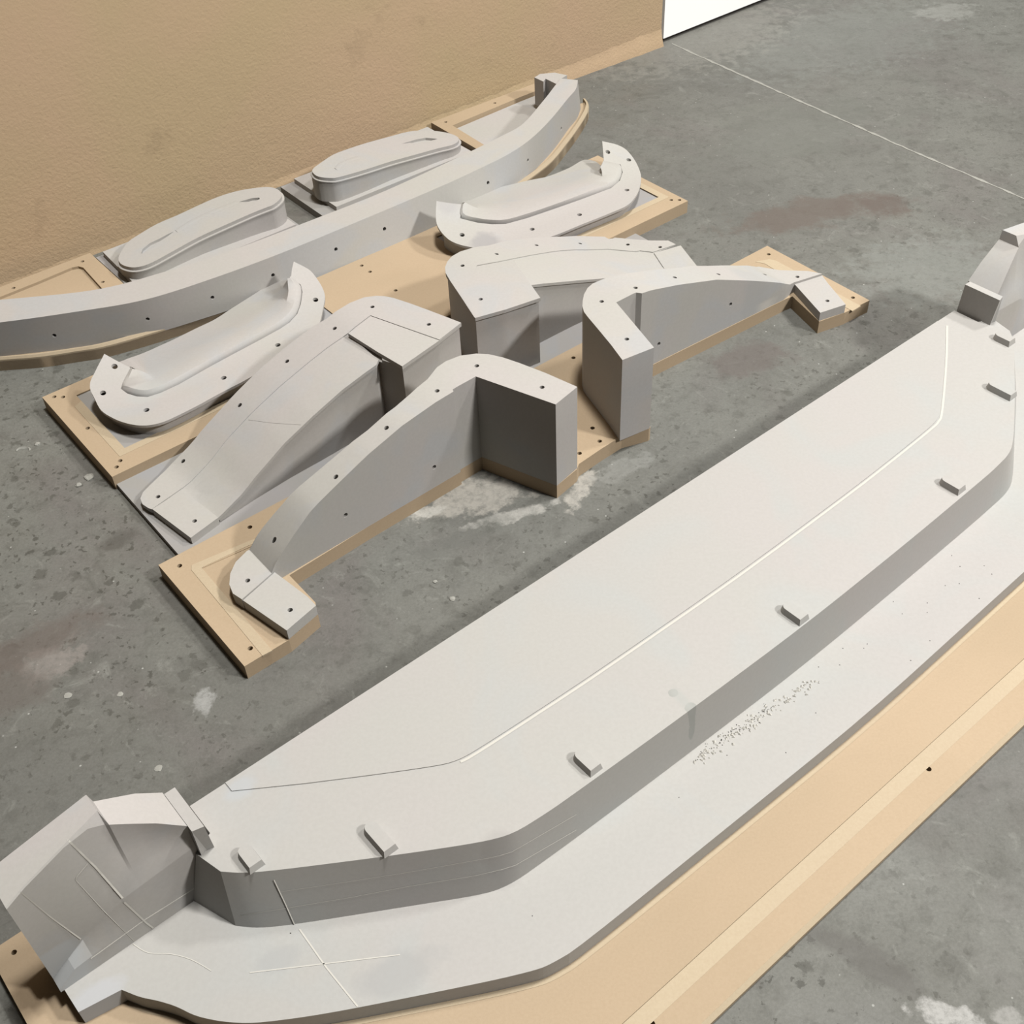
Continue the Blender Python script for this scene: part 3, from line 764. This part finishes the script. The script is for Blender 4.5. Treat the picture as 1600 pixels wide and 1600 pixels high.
# flat strips: painted light on the field edge, and the pin-stripe seams
def strip(fr, pts, z, wd, name, parent, mat=M_FILLER_EDGE, h=.0006):
    pts = [np.array(fr.w(p[0], p[1], z if len(p) < 3 else p[2])) for p in pts]
    A = []; B = []
    for i, q in enumerate(pts):
        d = pts[min(i + 1, len(pts) - 1)] - pts[max(i - 1, 0)]; d = d / np.linalg.norm(d); nn = np.array([-d[1], d[0], 0])
        nn = nn / (np.linalg.norm(nn) + 1e-9)
        A.append(tuple(q + nn * wd / 2 + [0, 0, h])); B.append(tuple(q - nn * wd / 2 + [0, 0, h]))
    return part(name, loft([A, B], zb=None), mat, parent, None, 0)


# raised tabs on the plateau
for (u, v, L) in ts:
    sh = -1 if u > UC / 2 + .01 else 1
    r = .0105; pts = []
    for k in range(9):
        a = math.pi + math.pi * k / 8
        pts.append((u + r * math.cos(a), v + r * math.sin(a)))
    pts += [(u + r, v + L), (u - r, v + L)]
    zt = ZPL + .012
    b_ = bmesh.new()
    big = offset(pts, -.0015)
    lo = [b_.verts.new(FB.w(p[0], p[1], ZPL + .0002)) for p in big]; hi = [b_.verts.new(FB.w(p[0], p[1], zt)) for p in offset(pts, .001)]
    for i in range(len(pts)): b_.faces.new((lo[i], lo[(i + 1) % len(pts)], hi[(i + 1) % len(pts)], hi[i]))
    b_.faces.new(hi); b_.faces.new(lo[::-1]); bmesh.ops.recalc_face_normals(b_, faces=b_.faces[:])
    part('locating_tab', b_, M_PU2, plateau, None, 30)


def wing(mir):
    """raised end; coordinates for the left one, mirrored about the middle for the right"""
    f = (lambda u: UC - u) if mir else (lambda u: u)
    W = lambda u, v, z: FB.w(f(u), v, z)
    bm = bmesh.new()
    # columns along u: each a section (v, z) from the shelf up the front, over the top, down the back
    secs = []
    cols = [-.290, -.262, -.235, -.20, -.165, -.145]
    def cr(u):   # crease height and depth
        return float(np.interp(u, [-.29, -.235, -.165, -.06], [.062, .112, .156, .168])), float(np.interp(u, [-.29, -.235, -.165, -.06], [.168, .176, .188, .190]))
    def top(u):
        return float(np.interp(u, [-.29, -.145], [.272, .300])), float(np.interp(u, [-.29, -.265, -.19, -.145], [.180, .172, .158, .150]))
    for u in cols:
        zc, vc = cr(u); zt, vt_ = top(u)
        kk = float(np.interp(u, [-.20, -.165, -.145], [.15, .4, 1])); va = vt_ + .010 * kk
        mid = [(vc + (va - vc) * k - .003 * math.sin(math.pi * k), zc + (zt - .020 * kk - zc) * k) for k in (.25, .5, .75, 1)]
        zl = .078 + (u + .29) * .12
        secs.append((u, [(.189, ZSH + .0002), (.188, min(zc - .002, zl)), (vc, zc), (vc - .0002, zc + .002)] + mid + [(vt_, zt), (.118, zt), (.118, ZSH + .0002)]))
    # towards the ribbon: the top drops along a sloping facet
    for u, zt, vt_ in ((-.141, .280, .164), (-.116, .2640, .171), (-.090, .2470, .179), (-.057, .216, .188)):
        zc, vc = cr(u)
        mid = [(vc + (vt_ - vc) * k - .003 * math.sin(math.pi * k), zc + (zt - zc) * k) for k in (.25, .5, .75, .97)]
        zl = .078 + (u + .29) * .12
        secs.append((u, [(.189, ZSH + .0002), (.188, zl), (vc, zc), (vc - .0002, zc + .002)] + mid + [(vt_, zt), (.118, zt), (.118, ZSH + .0002)]))
    rows = [[bm.verts.new(W(u, v, z)) for v, z in s] for u, s in secs]
    n = len(rows[0])
    for a, b in zip(rows, rows[1:]):
        for i in range(n): bm.faces.new((a[i], a[(i + 1) % n], b[(i + 1) % n], b[i]))
    bm.faces.new(rows[0]); bm.faces.new(rows[-1][::-1])
    bmesh.ops.recalc_face_normals(bm, faces=bm.faces[:])
    wg = part('end_wing', bm, M_PU, tb, 'raised %s end' % ('right' if mir else 'left'), 14)
    # ribbon upstand between the wing and the plateau
    b_ = bmesh.new()
    lo = [(-.0565, .118), (-.0310, .118), (-.0310, .192), (-.0565, .198)]
    hi = [(-.0565, .122), (-.040, .122), (-.040, .204), (-.0565, .200)]
    vl = [b_.verts.new(W(u, v, ZSH + .0002)) for u, v in lo]; vh = [b_.verts.new(W(u, v, .2165)) for u, v in hi]
    for i in range(4): b_.faces.new((vl[i], vl[(i + 1) % 4], vh[(i + 1) % 4], vh[i]))
    b_.faces.new(vl[::-1]); b_.faces.new(vh); bmesh.ops.recalc_face_normals(b_, faces=b_.faces[:])
    part('upstand', b_, M_PU2, wg, None, 0)
    return wg


wl = wing(False); wr = wing(True)
# painted lit edge, then filled seams, a few millimetres wide, standing just proud of the surface
rs = rc[1:]
full = [(u, v + .004) for u, v in rs] + [(UC / 2, .335)] + [(UC - u, v + .004) for u, v in rs[::-1]]
strip(FB, catmull(full[4:], 3, False), ZPL, .0042, 'seam_or_lit_edge', plateau)  # pale strip puts the light on the field edge into colour
strip(FB, [(u, v + .005) for u, v in lip_line[2:-2]], ZM, .007, 'filler_bead', tb, M_MDFL)
sp = [FB.px(q, ZSH) for q in ((468, 1452), (510, 1512), (559, 1573))]
strip(FB, sp, ZSH, .0022, 'seam_or_lit_edge', tb)
for a, b in (((390, 1520), (625, 1492)),):
    strip(FB, [FB.px(a, ZSH), FB.px(b, ZSH)], ZSH, .0016, 'seam_or_lit_edge', tb)
strip(FB, catmull([FB.px(q, ZSH) for q in ((208, 1475), (232, 1489), (268, 1491), (300, 1500), (330, 1517))], 4, False), ZSH, .0012, 'seam_or_lit_edge', tb)


def wseam(pix, wd=.0016, on=None):   # seam lying on a built surface
    on = on or wl
    bmx = bmesh.new(); bmx.from_mesh(on.data); bmesh.ops.translate(bmx, verts=bmx.verts[:], vec=Vector(tuple(on['_org'])))
    bv = BVHTree.FromBMesh(bmx); A = []; B = []
    dense = resample([tuple(map(float, q)) for q in pix], 26)
    for q in dense:
        h, nn, i, d_ = bv.ray_cast(Vector(CAM), Vector(ray(*q)).normalized())
        if h is None: continue
        A.append(tuple(h + nn * .0006)); 
    for i, a in enumerate(A):
        a0 = Vector(A[max(0, i - 1)]); a1 = Vector(A[min(len(A) - 1, i + 1)]); dd = (a1 - a0).normalized()
        sd = dd.cross(Vector((FB.ev[0], FB.ev[1], FB.ev[2] + .3)).normalized()); B.append(tuple(Vector(a) + sd * wd))
    bmx.free()
    if len(A) > 2: part('seam_or_lit_edge', loft([A, B]), M_FILLER_EDGE, on, None, 0)


wseam([(107, 1311), (150, 1353), (193, 1402)], .0026)
wseam([(195, 1408), (230, 1441), (245, 1452)], .0026)
wseam([(33, 1393), (80, 1432), (127, 1466)], .0018)
wseam([(304, 1388), (225, 1438), (142, 1498)], .0016)
wseam([(137, 1349), (117, 1373), (165, 1425), (210, 1470)], .0008)

wseam([(388, 656), (425, 661), (470, 664)], .0016, SCOOP[0])
wseam([(429, 1374), (447, 1412), (462, 1446)], .0014, plateau)
wseam([(375, 1430), (437, 1420), (545, 1402), (640, 1384), (740, 1368), (800, 1354), (900, 1296)], .0009, plateau)
wseam([(437, 1393), (545, 1377), (640, 1362), (775, 1338), (800, 1330), (900, 1272)], .0007, plateau)

# specks and crumbs of swarf on the shelf (nobody could count them)
rnd = random.Random(11)
bm = bmesh.new()
def fleck(p, r):
    vs = [bm.verts.new((p[0] + r * math.cos(a) * rnd.uniform(.5, 1), p[1] + r * math.sin(a) * rnd.uniform(.5, 1), p[2])) for a in [rnd.random() * 1.2 + k * 1.57 for k in range(4)]]
    tp = bm.verts.new((p[0], p[1], p[2] + r * .7))
    for i in range(4): bm.faces.new((vs[i], vs[(i + 1) % 4], tp))
for i in range(90):
    t = rnd.random(); x = 1090 + 110 * t + rnd.gauss(0, 5); y = 1185 - 80 * t + rnd.gauss(0, 4)
    fleck(P(x, y, ZSH + .0003), rnd.uniform(.0008, .0016))
for x, y in ((1396, 940), (1449, 942), (1449, 957), (1410, 959), (1317, 1013), (1350, 1013), (1376, 915), (1477, 915), (1499, 912), (1453, 1001), (1423, 1032), (1242, 1087), (1275, 1114), (1228, 1176), (1136, 1180), (1279, 1042), (1312, 1039), (1355, 1006), (1500, 885), (1538, 884), (454, 1458), (832, 1431), (1061, 1246), (1487, 868), (1550, 897), (1530, 935)):
    fleck(P(x, y, ZSH + .0003), .0014)
o = part('swarf_flecks', bm, M_CHIP, None, None, 0); o['kind'] = 'stuff'
o['label'] = 'dark swarf flecks scattered on the pale shelf of the large mould'; o['category'] = 'debris'
bm = bmesh.new()
for i in range(150):
    t = rnd.random(); x = 1085 + 190 * t + rnd.gauss(0, 5); y = 1188 - 125 * t + rnd.gauss(0, 5)
    fleck(P(x, y, ZSH + .0002), rnd.uniform(.0015, .0042))
o = part('filler_dust', bm, M_FILLER_EDGE, None, None, 0); o['kind'] = 'stuff'
o['label'] = 'pale filler dust heaped along the wall foot of the large mould'; o['category'] = 'debris'

# ------------------------------------------------------------------ crumbs of plaster on the floor
def crumb(q, r, label, arc=False, flat=.5):
    p = P(q[0], q[1]); b_ = bmesh.new(); rr_ = random.Random(int(q[0] * 7 + q[1]))
    if arc:
        N = 14; rows = []
        for i in range(N):
            a = math.radians(-10 + 200 * i / (N - 1)); c = Vector((math.cos(a) * r, math.sin(a) * r * .62, 0)); hw = r * .22 * (0.35 + math.sin(math.pi * i / (N - 1)))
            e = c.normalized(); rows.append([b_.verts.new(c + e * hw), b_.verts.new(c + Vector((0, 0, hw * .9))), b_.verts.new(c - e * hw)])
        for a, b in zip(rows, rows[1:]):
            for k in range(3): b_.faces.new((a[k], a[(k + 1) % 3], b[(k + 1) % 3], b[k]))
        b_.faces.new(rows[0]); b_.faces.new(rows[-1][::-1])
    else:
        bmesh.ops.create_icosphere(b_, subdivisions=2, radius=r)
        for v in b_.verts:
            v.co *= rr_.uniform(.78, 1.15); v.co.z = max(-.25 * r, v.co.z) * flat + .25 * r * flat
    bmesh.ops.recalc_face_normals(b_, faces=b_.faces[:])
    me = bpy.data.meshes.new('plaster_crumb'); b_.to_mesh(me); b_.free(); me.materials.append(M_CRUMB)
    o = bpy.data.objects.new('plaster_crumb', me); sc.collection.objects.link(o); o.location = (p[0], p[1], 0.0003)
    o['label'] = label; o['category'] = 'crumb'; o['group'] = 'plaster crumbs on the floor'


crumb((36, 704), .014, 'curved pale plaster flake on the floor left of the moulds', True)
crumb((59, 694), .0062, 'round plaster crumb right beside the curved flake')
crumb((123, 758), .0065, 'angular plaster crumb on the floor below the tan board corner')
crumb((140, 746), .011, 'plaster crumb smear close along the tan board edge', flat=.3)
crumb((106, 1087), .007, 'pale crumb on open floor at far left, above the large mould', flat=.14)
crumb((188, 1085), .0055, 'small round pale crumb on open floor left of the nearest board', flat=.14)
crumb((248, 1201), .0065, 'pale square crumb on the floor just above the large mould end', flat=.14)
crumb((680, 909), .0045, 'tiny crumb on the floor in the gap below the left bracket', flat=.4)
crumb((707, 936), .006, 'white crumb on the floor close to the large mould back edge', flat=.4)
for o in bpy.data.objects:
    if '_org' in o: del o['_org']
